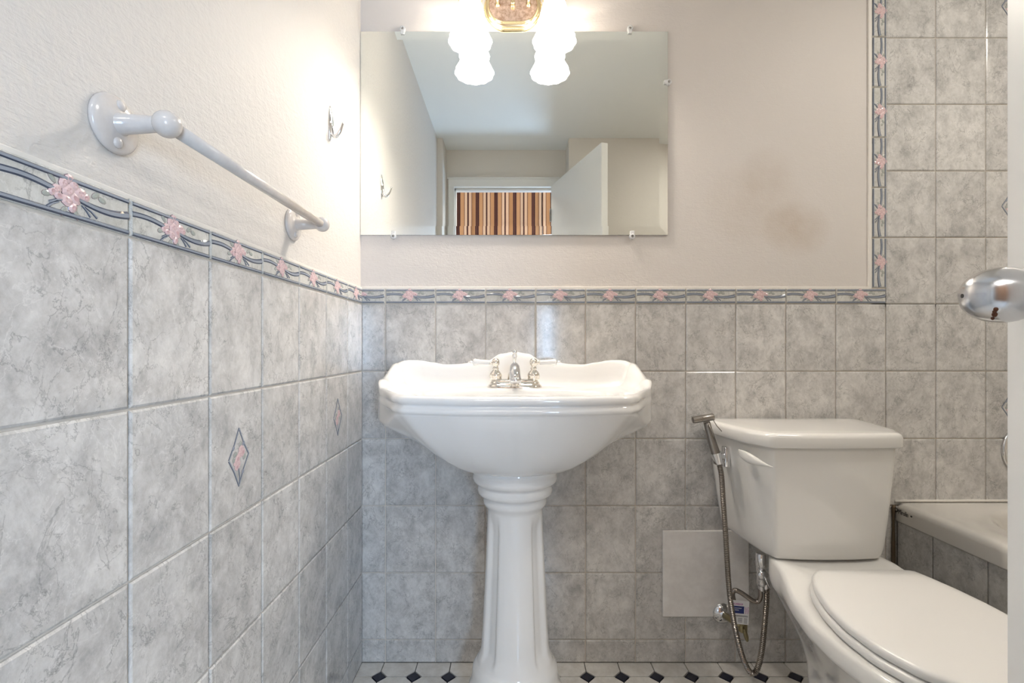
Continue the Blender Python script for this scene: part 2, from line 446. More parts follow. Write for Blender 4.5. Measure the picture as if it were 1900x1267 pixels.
def strip(bm, pts, w0, w1, h, mi, mi2=None):
    n = len(pts); rows = []
    for i, (u, v) in enumerate(pts):
        a = pts[max(i - 1, 0)]; b = pts[min(i + 1, n - 1)]
        t = Vector((b[0] - a[0], b[1] - a[1])).normalized(); nn = Vector((-t.y, t.x)); ww = (w0 + (w1 - w0) * i / (n - 1)) / 2
        rows.append([bm.verts.new((u + nn.x * ww * k, -TT - (h if abs(k) < .7 else 0) + (.0004 if abs(k) > .9 else 0), v + nn.y * ww * k)) for k in (-1, -.5, .35, 1)])
    for p, q in zip(rows, rows[1:]):
        for k in range(3): bm.faces.new((p[k], p[k + 1], q[k + 1], q[k])).material_index = (mi2 if (mi2 is not None and k == 1) else mi)
BM = ('border', 'motif_blue', 'motif_blue_light', 'motif_pink', 'motif_rose', 'motif_leaf', 'motif_line')
BL, BH = 0.148, 0.0435
def border_extra(u0, u1):
    def f(bm, w_, h_):
        def ok(u): return u0 + .004 < u < u1 - .004
        for v in (0.0035, BH - .0045):
            strip(bm, [(x - u0, v) for x in (u0 + .002, (u0 + u1) / 2, u1 - .002)], .0055, .0055, .0016, 1, 2)
        def rib(fn, a, b, w0, w1):
            ps = [(a + (b - a) * i / 10, fn(i / 10)) for i in range(11)]; ps = [(u - u0, v) for u, v in ps if u0 + .002 <= u <= u1 - .002]
            if len(ps) > 2: strip(bm, ps, w0, w1, .0014, 1, 2)
        rib(lambda t: .0265 + .0018 * math.sin(t * 3.6) - .002 * t * t, .002, .060, .0075, .0075)
        rib(lambda t: .0215 - .0045 * math.sin(t * 2.5) + .004 * t * t, .082, .146, .006, .0105)
        for (a, b, c, d) in ((.085, .017, .096, .0075), (.089, .0165, .104, .0085), (.064, .016, .050, .010), (.060, .013, .048, .005)):
            if ok(a) and ok(c): strip(bm, [(a - u0, b), ((a + c) / 2 - u0, (b + d) / 2 + .001), (c - u0, d)], .0022, .0040, .0010, 1, 2)
        for (u, v, ru, rv, an, mi) in ((.0560, .0335, .0045, .0022, 2.3, 5), (.097, .031, .0045, .0025, .6, 5), (.104, .0285, .0040, .0025, -.2, 5), (.066, .0075, .004, .0022, 1.1, 5), (.078, .0075, .004, .0022, 2.0, 5), (.0515, .0185, .004, .0024, .3, 5),
                (.071, .0375, .0045, .0038, .4, 4), (.066, .0325, .0055, .0042, 1.2, 3), (.0755, .0335, .0052, .0042, 2.0, 3), (.0815, .0275, .0062, .0050, .2, 3), (.0865, .0255, .0045, .0036, .5, 4), (.0705, .0265, .0066, .0054, .8, 3), (.0765, .0215, .0056, .0046, 2.4, 4),
                (.0690, .0175, .0060, .0048, -.4, 3), (.0745, .0125, .0046, .0036, .9, 4), (.0595, .0245, .0050, .0040, .5, 3), (.0560, .0220, .0040, .0032, 1.1, 4), (.0615, .0195, .0044, .0036, -.3, 4)):
            u, v = .072 + (u - .072) * 1.2, .0235 + (v - .0235) * 1.12
            if ok(u): dome(bm, u - u0, v, ru * 1.25, rv * 1.22, an, .0017 if mi != 5 else .0008, mi)
    return f
def diamond_extra(bm, w_, h_):
    cu, cv, a, b_ = w_ / 2 + .001, h_ / 2 - .006, .029, .0475
    P_ = [(cu, cv + b_), (cu + a, cv), (cu, cv - b_), (cu - a, cv)]
    for p, q in zip(P_, P_[1:] + P_[:1]):
        mid = ((p[0] + q[0]) / 2 * .93 + cu * .07, (p[1] + q[1]) / 2 * .93 + cv * .07)
        strip(bm, [p, mid, q], .0050, .0050, .0006, 1, 2)
    strip(bm, [(cu - .001, cv - .018), (cu + .002, cv - .033), (cu + .001, cv - .046)], .003, .004, .0007, 1, 2)
    for (u, v, r_) in ((-.016, .017, 0), (.013, .020, 0), (.011, -.026, 0)): dome(bm, cu + u, cv + v, .0045, .0035, .8, .0008, 2, 7)
    for (u, v, ru, rv, an, mi) in ((.006, .012, .006, .005, .3, 3), (.011, .006, .006, .005, 1.1, 4), (.003, .004, .0062, .0052, .2, 3), (-.004, -.002, .0065, .005, .9, 4), (-.009, -.007, .0062, .005, .2, 3), (-.002, -.011, .006, .0048, 1.4, 3), (-.006, -.015, .0055, .0045, .3, 4),
            (-.011, .006, .0045, .003, .5, 5), (.015, -.002, .0045, .003, 1.2, 5), (-.015, -.003, .004, .003, 2.0, 5), (.004, .021, .004, .003, .8, 5)):
        dome(bm, cu + u, cv + v, ru * 1.2, rv * 1.25, an, .0008, mi)
DM = ('tile',) + BM[1:]
G = 0.0030          # joint width
# back wall
xs = [wx(671.5), wx(716)] + [wx(716) + .14985 * k for k in range(1, 14)]
zr = [0.0, wz(1184.5), wz(1061), wz(937), wz(813), wz(688.5), wz(564)]
bz0, bz1 = wz(564), wz(536)
TX = wx(1645)                                   # tall tiling begins here
zt = [wz(564), wz(441.5), wz(318.5), wz(195.5), wz(72.5), wz(-51)]
bm = bmesh.new(); add_box(bm, XL, wx(1644), -.0034, 0, 0, bz1 - .001); add_box(bm, wx(1615), XR, -.0034, 0, bz0 - .01, CZ - .001); add_box(bm, wx(1644), XR, -.0034, 0, .0, bz0)
fin(bm, 'grout', 'grout', wall_back)
for i in range(len(xs) - 1):
    x0, x1 = xs[i], xs[i + 1]
    for j in range(6):
        if x0 > 1.16 and zr[j + 1] < .47: continue
        if i == 13 and j == 4: continue
        put_tile('tile', x1 - x0 - G, zr[j + 1] - zr[j] - G, (x0 + G / 2, 0, zr[j] + G / 2), 0, wall_back)
    if x0 > TX - .02:
        for j in range(5):
            if i == 13 and j in (1, 4): continue
            put_tile('tile', x1 - x0 - G, zt[j + 1] - zt[j] - G, (x0 + G / 2, 0, zt[j] + G / 2), 0, wall_back)
for z0, z1 in ((zr[4], zr[5]), (zt[1], zt[2]), (zt[4], zt[5])):
    put_tile('decor_tile', xs[14] - xs[13] - G, z1 - z0 - G, (xs[13] + G / 2, 0, z0 + G / 2), 0, wall_back, 'decor', DM, diamond_extra)
for x0 in (xs[14], xs[14] + .15):   # tiles behind the door leaf, seen from a step aside
    for za, zb in list(zip(zr, zr[1:]))[2:] + list(zip(zt, zt[1:])):
        if x0 + .15 < XR: put_tile('tile', .15 - G, zb - za - G, (x0 + G / 2, 0, za + G / 2), 0, wall_back)
hw_ = xs[1] - xs[0] - G
put_tile('border_tile', hw_, BH, (xs[0] + G / 2, 0, bz0 + G / 2), 0, wall_back, 'bhalf', BM, border_extra(BL - hw_, BL))
for i in range(1, 11): put_tile('border_tile', BL, BH, (xs[i] + G / 2, 0, bz0 + G / 2), 0, wall_back, 'border', BM, border_extra(0, BL))
for k in range(-1, 7):                              # upright run, the print turned so that it hangs downwards
    zt_ = wz(534.5) + .1503 * (k + 1)
    if zt_ - .15 > CZ: break
    put_tile('border_tile', BL, BH, (wx(1615.5), 0, zt_ - G / 2), 0, wall_back, 'border', BM, None, roty=PI / 2) if k >= 0 else None
box('caulk_strip', wx(1609), wx(1615), -.0065, 0, bz1, CZ - .001, 'caulk', wall_back, .001)
box('caulk_strip', XL, wx(1615), -.0055, 0, bz1 - .001, bz1 + .006, 'caulk', wall_back, .001)
# left wall: columns run from the corner towards the camera
ys = [0.0, -(1 - .9058) * D, ] + [-(1 - .9058) * D - .1500 * k for k in range(1, 10)]
bm = bmesh.new(); add_box(bm, XL, XL + .0034, YF, 0, 0, bz1 - .001); fin(bm, 'grout', 'grout', wall_left)
for i in range(len(ys) - 1):
    y1, y0 = ys[i], ys[i + 1]
    if i == 0: y1 -= TT
    for j in range(6):
        dec = (j == 4 and i in (1, 4, 7))
        put_tile('decor_tile' if dec else 'tile', y1 - y0 - G, zr[j + 1] - zr[j] - G, (XL, y0 + G / 2, zr[j] + G / 2), PI / 2, wall_left,
                 'decor' if dec else 'tile', DM if dec else ('tile',), diamond_extra if dec else None)
    L = y1 - y0 - G
    put_tile('border_tile', L if i == 0 else BL, BH, (XL, y0 + G / 2, bz0 + G / 2), PI / 2, wall_left, 'bfirst' if i == 0 else 'border', BM, border_extra(0, L if i == 0 else BL))
box('caulk_strip', XL, XL + .0055, YF, 0, bz1 - .001, bz1 + .005, 'caulk', wall_left, .001)

# ------------------------------------------------------------------ floor: octagons and dots
def clip(poly, axis, lim, keep_less):
    out = []
    for i in range(len(poly)):
        a, b_ = poly[i], poly[(i + 1) % len(poly)]
        ia = (a[axis] <= lim) == keep_less; ib = (b_[axis] <= lim) == keep_less
        if ia: out.append(a)
        if ia != ib:
            t = (lim - a[axis]) / (b_[axis] - a[axis]); out.append(tuple(a[k] + (b_[k] - a[k]) * t for k in (0, 1)))
    return out
def slab(bm, poly, z0=-.006, z1=0.0):
    n = len(poly)
    lo = [bm.verts.new((x, y, z0)) for x, y in poly]; up = [bm.verts.new((x, y, z1)) for x, y in poly]
    for i in range(n): bm.faces.new((lo[i], lo[(i + 1) % n], up[(i + 1) % n], up[i]))
    bm.faces.new(up)
PT = 0.0997; FX, FY = -0.379, -0.067; q = .0225; g = .0013
rest_w, rest_b = bmesh.new(), bmesh.new()
lim = lambda p: clip(clip(clip(clip(p, 1, -.006, True), 0, XL + .006, False), 0, 1.146, True), 1, YD, False)
for r_ in range(-1, 17):
    for k in range(-2, 17):
        cx, cy = FX + PT * (k + .5), FY - PT * (r_ + .5); h_ = PT / 2 - g; c_ = h_ - q
        p = lim([(cx - c_, cy - h_), (cx + c_, cy - h_), (cx + h_, cy - c_), (cx + h_, cy + c_), (cx + c_, cy + h_), (cx - c_, cy + h_), (cx - h_, cy + c_), (cx - h_, cy - c_)])
        if len(p) > 2:
            if r_ < 2: bm = bmesh.new(); slab(bm, p); fin(bm, 'floor_tile', 'floor_white', floor)
            else: slab(rest_w, p)
        dx, dy = FX + PT * k, FY - PT * r_; s = q - .0028
        p = lim([(dx - s, dy), (dx, dy - s), (dx + s, dy), (dx, dy + s)])
        if len(p) > 2:
            if 0 <= r_ < 2: bm = bmesh.new(); slab(bm, p); fin(bm, 'dot_tile', 'floor_black', floor)
            else: slab(rest_b, p)
fin(rest_w, 'further_floor_tiles', 'floor_white', floor)['kind'] = 'stuff'
fin(rest_b, 'further_dot_tiles', 'floor_black', floor)['kind'] = 'stuff'
box('hall_flooring', -1.2, 1.6, -2.70, YD, -.006, 0.0, 'hall_paint', floor)
for o in [o for o in C.objects if o.parent == floor]: o.location.z += 0

# ------------------------------------------------------------------ pedestal sink
SX = 0.0105
sink = thing('pedestal_sink', 'white porcelain pedestal sink with wavy splashback under the wall mirror', 'sink', (SX, -.235, 0))
NS = 240
plan = [(-.350, -.006), (-.350, -.215), (-.335, -.255), (-.262, -.405), (-.235, -.437), (-.12, -.462), (.12, -.462), (.235, -.437), (.262, -.405), (.335, -.255), (.350, -.215), (.350, -.006)]
def dens(poly, k=4):
    return [Vector(a).lerp(Vector(b_), i / k) for a, b_ in zip(poly, poly[1:] + poly[:1]) for i in range(k)]
plan_s = chaikin(dens(plan, 3), 2)
SC = Vector((0, -.235))
rout = polar(plan_s, SC, NS)
dirs = [Vector((math.cos(2 * PI * i / NS), math.sin(2 * PI * i / NS))) for i in range(NS)]
def smooth01(a, b_, x):
    t = min(1, max(0, (x - a) / (b_ - a))); return t * t * (3 - 2 * t)
def back_h(x):
    x = abs(x)
    pts = [(0, .088), (.04, .082), (.085, .060), (.13, .0555), (.175, .0505), (.21, .0495), (.25, .056), (.29, .0625), (.325, .063), (.36, .050)]
    for (a, va), (b_, vb) in zip(pts, pts[1:]):
        if x <= b_:
            return va + (vb - va) * smooth01(a, b_, x)
    return .05
hh, side = [], []
for i in range(NS):
    p = SC + dirs[i] * rout[i]
    s_ = .056 * (1 - smooth01(-.04, -.17, -0 + p.y) ) if False else .056 + (.018 - .056) * smooth01(0.03, .19, -p.y)
    s_ *= 1 - smooth01(.195, .265, -p.y)
    bk = 1 - smooth01(.015, .05, -p.y)
    hh.append(back_h(p.x) * bk + s_ * (1 - bk))
    side.append(1 - smooth01(.29, .445, -p.y))
def ring_s(fn):
    out = []
    for i in range(NS):
        off, z = fn(i)
        p = SC + dirs[i] * max(.01, rout[i] + off); out.append(Vector((SX + p.x, min(p.y, -.0085), z)))
    return out
rings = []
bel = [1 / math.sqrt((d.x / .105) ** 2 + (d.y / .098) ** 2) for d in dirs]
for f in (0, .04, .12, .22, .34, .46, .58, .70, .80, .88, .94, .98, 1.0):
    def fn(i, f=f):
        zs = .800 * (1 - side[i]) + .757 * side[i]; pw = 1.75 * (1 - side[i]) + 1.05 * side[i]
        return (bel[i] - rout[i]) * (1 - f), .645 + (zs - .645) * f ** pw
    rings.append(ring_s(fn))
rings.append(ring_s(lambda i: (.002, .803 * (1 - side[i]) + .766 * side[i])))
for off, z, lift in ((.0025, .8045, .0), (.0065, .8065, 0), (.0085, .811, 0), (.008, .816, .05), (.003, .820, .1), (.0015, .8225, .25), (.0015, .8245, .5), (.0055, .8265, .8), (.0095, .8305, .95), (.010, .8355, 1), (.0075, .8405, 1), (.001, .8435, 1), (-.008, .8440, 1),
                     (-.016, .8420, 1), (-.022, .8385, .93), (-.027, .836, .8), (-.034, .8345, .45), (-.041, .834, .18), (-.052, .8335, .05), (-.062, .833, 0)):
    rings.append(ring_s(lambda i: (off if off < 0 else off * (1 - .85 * side[i]), z + hh[i] * lift)))
bo = []
for d in dirs:
    a_ = 1 / ((abs(d.x) / .235) ** 2.6 + (abs(d.y) / .125) ** 2.6) ** (1 / 2.6); bo.append(a_)
for k, z in ((1.0, .8325), (.96, .829), (.92, .815), (.86, .78), (.75, .735), (.55, .705), (.25, .695), (.06, .693)):
    rings.append([Vector((SX + dirs[i].x * bo[i] * k, -.285 + dirs[i].y * bo[i] * k, z)) for i in range(NS)])
bm = bmesh.new(); loft(bm, rings, True, True)
fin(bm, 'basin', 'porcelain', sink, True)
bm = bmesh.new(); lathe(bm, (SX, -.285, .6935), (0, 0, 1), [(.024, 0), (.0245, .002), (.021, .0035), (.015, .002), (.004, .0025)], 28)
fin(bm, 'drain', 'chrome', sink, True)
# pedestal column with flutes
prof = [(.135, 0), (.136, .012), (.130, .030), (.122, .040), (.120, .050), (.121, .085), (.114, .108), (.108, .125), (.1075, .140), (.105, .150), (.098, .160), (.094, .168), (.092, .178)]
for k in range(19): prof.append((.0865 - .0175 * (k / 18) ** .8, .19 + (.528 - .19) * k / 18))
prof += [(.0688, .538), (.071, .546), (.077, .552), (.0795, .558), (.0795, .565), (.078, .570), (.079, .574), (.089, .578), (.0935, .584), (.0945, .592), (.0925, .599), (.092, .604), (.1005, .608), (.1055, .615), (.1065, .622), (.1050, .628), (.1055, .632), (.1075, .636), (.1075, .645), (.102, .652), (.09, .656)]
def flute(th, t):
    if t < .165 or t > .53: return 1
    w_ = smooth01(.165, .20, t) * (1 - smooth01(.50, .53, t)); s = 0
    for c_ in (-150, -100, -50, 50, 100, 150):
        dth = (math.degrees(th) + 0 - c_ + 180) % 360 - 180
        s += math.exp(-(dth / 14.0) ** 6)
    return 1 - .125 * w_ * min(1, s)
a, u, v = frame((0, 0, 1))
bm = bmesh.new(); rings = []
for r_, t in prof:
    rings.append([Vector((SX + math.sin(th) * r_ * flute(th, t), -.235 - math.cos(th) * r_ * flute(th, t) * .93, t)) for th in [2 * PI * i / 144 for i in range(144)]])
loft(bm, rings); fin(bm, 'pedestal', 'porcelain', sink, True)

# ------------------------------------------------------------------ faucet
FYc, FZ = -.100, .8335
fau = thing('faucet', 'polished two handle faucet with white porcelain levers on the sink deck', 'faucet', (SX, FYc, FZ))
def stadium(hx, r_, z, n=12, yoff=0.0):
    out = []
    for s in (1, -1):
        for i in range(n + 1):
            th = -PI / 2 + PI * i / n
            out.append(Vector((SX + s * (hx - r_ + r_ * math.cos(th)), FYc + yoff + s * r_ * math.sin(th), z)))
    return out
bm = bmesh.new()
loft(bm, [stadium(hx, r_, FZ + z) for hx, r_, z in ((.0765, .030, 0), (.0765, .030, .002), (.074, .0275, .006), (.0705, .024, .009), (.070, .0235, .0125), (.068, .022, .0145), (.0655, .0195, .017), (.065, .019, .020), (.0635, .0175, .022), (.060, .014, .0228))])
fin(bm, 'base_plate', 'nickel', fau, True, sharp=35)
for s in (-1, 1):
    hx = SX + s * .053
    bm = bmesh.new()
    lathe(bm, (hx, FYc, FZ + .021), (0, 0, 1), [(.0165, 0), (.0168, .004), (.0165, .006), (.0178, .010), (.0170, .016), (.013, .022), (.0085, .026), (.0080, .028), (.0092, .030), (.0092, .032), (.0072, .034), (.0072, .038), (.0098, .041), (.0115, .046), (.0110, .052), (.0075, .0575), (.002, .059)], 24)
    fin(bm, 'handle_stem', 'nickel', fau, True)
    zc = FZ + .021 + .0475
    bm = bmesh.new()
    lathe(bm, (hx + s * .009, FYc - .002, zc), (s, 0, 0), [(.0055, 0), (.0058, .002), (.0040, .004), (.0052, .006), (.0052, .008)], 14)
    fin(bm, 'lever_collar', 'nickel', fau, True)
    bm = bmesh.new()
    lathe(bm, (hx + s * .017, FYc - .002, zc), (s, 0, .03), [(.0055, 0), (.0068, .002), (.0072, .012), (.0079, .026), (.0094, .038), (.0098, .042), (.0086, .0455), (.003, .046)], 18)
    lv = fin(bm, 'lever', 'porcelain', fau, True); lv['label'] = 'white porcelain lever'
    bm = bmesh.new()
    lathe(bm, (hx + s * .063, FYc - .002, zc + .0012), (s, 0, .03), [(.0060, 0), (.0062, .0012), (.003, .002), (.0024, .0035), (.0040, .006), (.0038, .009), (.0022, .0105), (.0032, .0125), (.0015, .0145)], 14)
    fin(bm, 'lever_tip', 'chrome', lv, True)
bm = bmesh.new()
lathe(bm, (SX - .003, FYc + .004, FZ + .020), (0, 0, 1), [(.0170, 0), (.0175, .006), (.0160, .014), (.0125, .022), (.010, .026)], 24)
fin(bm, 'spout_base', 'nickel', fau, True)
bm = bmesh.new()
tube(bm, [(SX, FYc, FZ + .030), (SX, FYc - .012, FZ + .050), (SX, FYc - .038, FZ + .057), (SX, FYc - .064, FZ + .054), (SX, FYc - .082, FZ + .042), (SX + .001, FYc - .088, FZ + .026)], lambda t: .0122 + .0032 * t, 20, sub=5)
fin(bm, 'spout', 'chrome', fau, True)
bm = bmesh.new()
lathe(bm, (SX + .001, FYc - .0885, FZ + .030), (0.03, -.22, -1), [(.0152, 0), (.0160, .001), (.0160, .010), (.0148, .012), (.012, .0122)], 24)
fin(bm, 'aerator', 'chrome', fau, True, sharp=40)
bm = bmesh.new()
lathe(bm, (SX, FYc + .017, FZ + .020), (0, 0, 1), [(.0042, 0), (.0042, .054), (.0052, .058), (.0072, .064), (.0060, .074), (.0070, .076), (.0055, .083), (.0015, .085)], 14)
fin(bm, 'lift_rod', 'chrome', fau, True)

# ------------------------------------------------------------------ wall mirror
mx0, mx1, mz0, mz1 = XL + .001, wx(1238), wz(436.5), wz(60.5)
mir = thing('wall_mirror', 'wide frameless mirror held by clear plastic clips above the sink', 'mirror', ((mx0 + mx1) / 2, 0, mz0))
bm = bmesh.new(); bw = .026; yb, ye, yf = -.001, -.0050, -.0068
r0 = [bm.verts.new(p) for p in ((mx0, yb, mz0), (mx1, yb, mz0), (mx1, yb, mz1), (mx0, yb, mz1))]
r1 = [bm.verts.new(p) for p in ((mx0, ye, mz0), (mx1, ye, mz0), (mx1, ye, mz1), (mx0, ye, mz1))]
r2 = [bm.verts.new(p) for p in ((mx0 + bw, yf, mz0 + bw), (mx1 - bw, yf, mz0 + bw), (mx1 - bw, yf, mz1 - bw), (mx0 + bw, yf, mz1 - bw))]
for i in range(4):
    j = (i + 1) % 4
    bm.faces.new((r0[i], r0[j], r1[j], r1[i])).material_index = 1
    bm.faces.new((r1[i], r1[j], r2[j], r2[i]))
bm.faces.new(r2); bm.faces.new(r0).material_index = 1
fin(bm, 'glass', ['mirror', 'mirror_edge'], mir)
for px, py, dx, dz in ((748, 59, 0, 1), (1168, 58, 0, 1), (1237, 155, 1, 0), (731, 437, 0, -1), (1172, 437, 0, -1)):
    x, z = wx(px), wz(py); bm = bmesh.new()
    lathe(bm, (x + dx * .004, -.0005, z + dz * .004), (0, -1, 0), [(.0085, 0), (.0088, .004), (.0088, .0085), (.0080, .0105), (.0045, .0115), (.0035, .0100)], 16)
    add_box(bm, x - .006 - (.004 if dx else 0), x + .006, -.0105, -.0072, z - .006 - (.006 if dz > 0 else 0), z + .006 + (.006 if dz < 0 else 0), .001, 1)
    cl = fin(bm, 'mirror_clip', 'clear', mir, True, sharp=40)
    bm = bmesh.new(); lathe(bm, (x + dx * .004, -.0095, z + dz * .004), (0, -1, 0), [(.0028, 0), (.0030, .0015), (.0015, .0028)], 10)
    fin(bm, 'screw', 'steel', cl, True)

# ------------------------------------------------------------------ vanity light
LZ = 1.956; LX = (952 - VX) / 617.0
lamp = thing('vanity_light', 'brass two lamp vanity light with lit frosted bell shades above mirror', 'wall lamp', (LX, 0, LZ))
def oval(hx, hz, y, n=20):
    out = []; r_ = hz; 
    for s in (1, -1):
        for i in range(n + 1):
            th = -PI / 2 + PI * i / n; cx = hx - r_ * 1.0
            out.append(Vector((LX + s * (cx + r_ * math.cos(th)), y, LZ + s * r_ * math.sin(th))))
    return out
bm = bmesh.new()
loft(bm, [oval(hx, hz, y) for hx, hz, y in ((.088, .064, -.0005), (.088, .064, -.008), (.0865, .0625, -.0105), (.0835, .0595, -.0125), (.0825, .0585, -.0155), (.0795, .0555, -.0175), (.0765, .0525, -.0185), (.0750, .0510, -.023), (.0735, .0495, -.0255), (.0715, .0475, -.0255), (.0700, .0460, -.0225))], True, True)
bp = fin(bm, 'back_plate', 'brass', lamp, True, sharp=50)
bm = bmesh.new()                                     # beaded rim
pts = oval(.0845, .0605, -.0125, 40)
for i, p in enumerate(pts):
    n_ = pts[(i + 1) % len(pts)]
    for k in range(2 if (n_ - p).length > .003 else 1): pass
per = [];
for a_, b_ in zip(pts, pts[1:] + pts[:1]):
    m_ = max(1, int((b_ - a_).length / .0036))
    per += [a_.lerp(b_, k / m_) for k in range(m_)]
for p in per: ellipsoid(bm, p, .0017, .0017, .0017, None, 6, 4)
bd = fin(bm, 'beading', 'brass', bp, True)
bm = bmesh.new(); loft(bm, [oval(.0715, .0475, -.020), oval(.0715, .0475, -.0228), oval(.069, .045, -.0236)])
fin(bm, 'inner_plate', 'copper', lamp, True, sharp=40)['label'] = 'copper coloured oval inner plate'
bm = bmesh.new(); lathe(bm, (LX - .001, -.0225, LZ), (0, -1, 0), [(.0075, 0), (.0075, .003), (.0045, .005), (.0045, .007), (.0062, .010), (.0062, .016), (.003, .018)], 18)
fin(bm, 'finial', 'brass', lamp, True)
for s, cx, cy, tilt in ((-1, LX - .1215, -.085, .0), (1, LX + .1165, -.085, .02)):
    ax = LX + s * .046
    bm = bmesh.new(); lathe(bm, (ax, -.0225, LZ + .002), (0, -1, 0), [(.008, 0), (.008, .002), (.005, .004), (.004, .006)], 14)
    topz = 1.935
    tube(bm, [(ax, -.026, LZ + .003), (ax, -.040, LZ + .012), (ax + s * .004, -.050, LZ + .045), (ax + s * .022, -.062, LZ + .074), (cx - s * .018, -.078, LZ + .078), (cx, cy, LZ + .055), (cx, cy, topz + .008)], .0042, 12, sub=6)
    fin(bm, 'arm', 'brass', lamp, True)
    bm = bmesh.new(); lathe(bm, (cx, cy, topz + .014), (0, 0, -1), [(.006, 0), (.014, .003), (.026, .007), (.0325, .012), (.0335, .017), (.0335, .021), (.030, .022)], 28)
    fin(bm, 'shade_holder', 'brass', lamp, True)
    bm = bmesh.new()
    zr_ = 1.806
    def mod(th, t):
        k = smooth01(.070, .118, t); return 1 + .028 * k * math.cos(12 * th) + (.014 * math.cos(26 * th) if .052 < t < .066 else 0)
    outer = [(.029, 0), (.031, .006), (.035, .018), (.039, .032), (.0415, .046), (.0445, .054), (.0475, .059), (.0475, .064), (.0445, .070), (.0455, .078), (.050, .090), (.0565, .102), (.0605, .110), (.0610, .115), (.0585, .119)]
    inner = [(.0560, .117), (.054, .106), (.0475, .092), (.043, .078), (.042, .066), (.039, .046), (.033, .020), (.027, .004)]
    lathe(bm, (cx, cy, zr_ + .117), (0, 0, -1), outer + inner, 72, mod, cap=(False, False))
    sh = fin(bm, 'lamp_shade', 'shade', lamp, True); sh['label'] = 'frosted white glass bell shade, lit'
    bm = bmesh.new(); lathe(bm, (cx, cy, zr_ + .112), (0, 0, -1), [(.012, 0), (.013, .025), (.018, .04), (.027, .058), (.030, .072), (.028, .086), (.018, .098), (.005, .102)], 24)
    fin(bm, 'bulb', 'bulb', sh, True)

# ------------------------------------------------------------------ towel bar and hook on the left wall
tb = thing('towel_bar', 'white painted towel bar with round flanges above the floral border tiles', 'towel bar', (XL, -D + .77, 1.1985))
BZ = 1.1985; y_a, y_b = -D + .5465, -D + .995
bx = XL + .062
for yy in (y_a, y_b):
    bm = bmesh.new(); lathe(bm, (XL, yy, BZ), (1, 0, 0), [(.0325, 0), (.0330, .002), (.0325, .0045), (.0300, .0065), (.022, .0085), (.0150, .0095), (.0125, .0110)], 36)
    fl = fin(bm, 'flange', 'bar_paint', tb, True)
    for s in (-1, 1):
        bm = bmesh.new(); lathe(bm, (XL + .006, yy + .002 * s, BZ + s * .0215), (1, 0, 0), [(.0066, 0), (.0064, .0025), (.0050, .0045), (.002, .0055)], 14)
        fin(bm, 'screw_cap', 'bar_paint', fl, True)
    bm = bmesh.new(); lathe(bm, (XL + .008, yy, BZ), (1, 0, 0), [(.0125, 0), (.0125, .003), (.0115, .0035), (.0088, .042), (.0085, .05)], 20)
    fin(bm, 'post', 'bar_paint', tb, True)
    bm = bmesh.new(); ellipsoid(bm, (bx, yy, BZ), .0148, .0148, .0148, None, 24, 16)
    fin(bm, 'end_ball', 'bar_paint', tb, True)
bm = bmesh.new(); tube(bm, [(bx, y_a + .004, BZ), (bx, (y_a + y_b) / 2, BZ), (bx, y_b - .004, BZ)], .0082, 20)
fin(bm, 'rail', 'bar_paint', tb, True)

hk = thing('robe_hook', 'small chrome robe hook on the plaster wall beside the mirror', 'hook', (XL, -.246, 1.50))
hy = -.246; hz = 1.503
bm = bmesh.new(); rings = []
for k in range(15):
    t = k / 14; zz = hz + .043 - .086 * t; wd = .0118 * math.sin(PI * min(.97, max(.06, t ** .85))) ** .7; ht = .0075 * math.sin(PI * min(.95, max(.05, t))) + .001
    rings.append([Vector((XL + max(0, math.sin(PI * i / 10)) * ht, hy + wd * math.cos(PI * i / 10), zz)) for i in range(11)])
loft(bm, rings, True, True); fin(bm, 'plate', 'chrome', hk, True)
bm = bmesh.new(); tube(bm, [(XL + .004, hy, hz - .008), (XL + .009, hy, hz - .029), (XL + .018, hy - .001, hz - .030), (XL + .027, hy - .003, hz - .018), (XL + .034, hy - .004, hz + .001)], lambda t: .0062 - .0032 * t, 14, sub=6)
fin(bm, 'hook_arm', 'chrome', hk, True)

# ------------------------------------------------------------------ toilet
TC = 0.792
toi = thing('toilet', 'white two piece toilet with closed seat lid between sink and bathtub', 'toilet', (TC, -.32, 0))
def tank_plan(hb, hm, hc, hf, yb, ym, yc, yf):
    L_ = [(-hb, yb), (-hm, ym), (-hc, yc), (-hf, yf), (-hf * .5, yf - .006), (0, yf - .008)]
    return L_ + [(-x, y) for x, y in reversed(L_[:-1])]
def rounded(poly, n=2): return chaikin(dens(poly, 3), n)
def plan_ring(poly, z, c, n=144, off=0.0, cx=TC):
    r_ = polar(poly, c, n)
    return [Vector((cx + c[0] + math.cos(2 * PI * i / n) * (r_[i] + off), c[1] + math.sin(2 * PI * i / n) * (r_[i] + off), z)) for i in range(n)]
lidp = rounded(tank_plan(.226, .220, .196, .160, -.018, -.100, -.214, -.280))
cc = (0, -.15)
bm = bmesh.new()
loft(bm, [plan_ring(lidp, z, cc, 200, o_) for z, o_ in ((.700, -.006), (.700, 0), (.703, .002), (.724, .002), (.731, -.001), (.7345, -.007), (.7355, -.018), (.736, -.06))])
fin(bm, 'tank_lid', 'toilet_china', toi, True)
bm = bmesh.new(); rings = []
for z, k in ((.704, 0), (.69, .02), (.64, .15), (.58, .32), (.52, .50), (.47, .68), (.445, .78), (.430, .90), (.420, 1.05), (.4145, 1.3), (.4135, 1.6)):
    p = rounded(tank_plan(.212 - .045 * k, .206 - .045 * k, .186 - .037 * k, .152 - .020 * k, -.022, -.100, -.207, -.270 + .022 * k))
    rings.append(plan_ring(p, z, cc, 200))
loft(bm, rings); fin(bm, 'tank', 'toilet_china', toi, True)
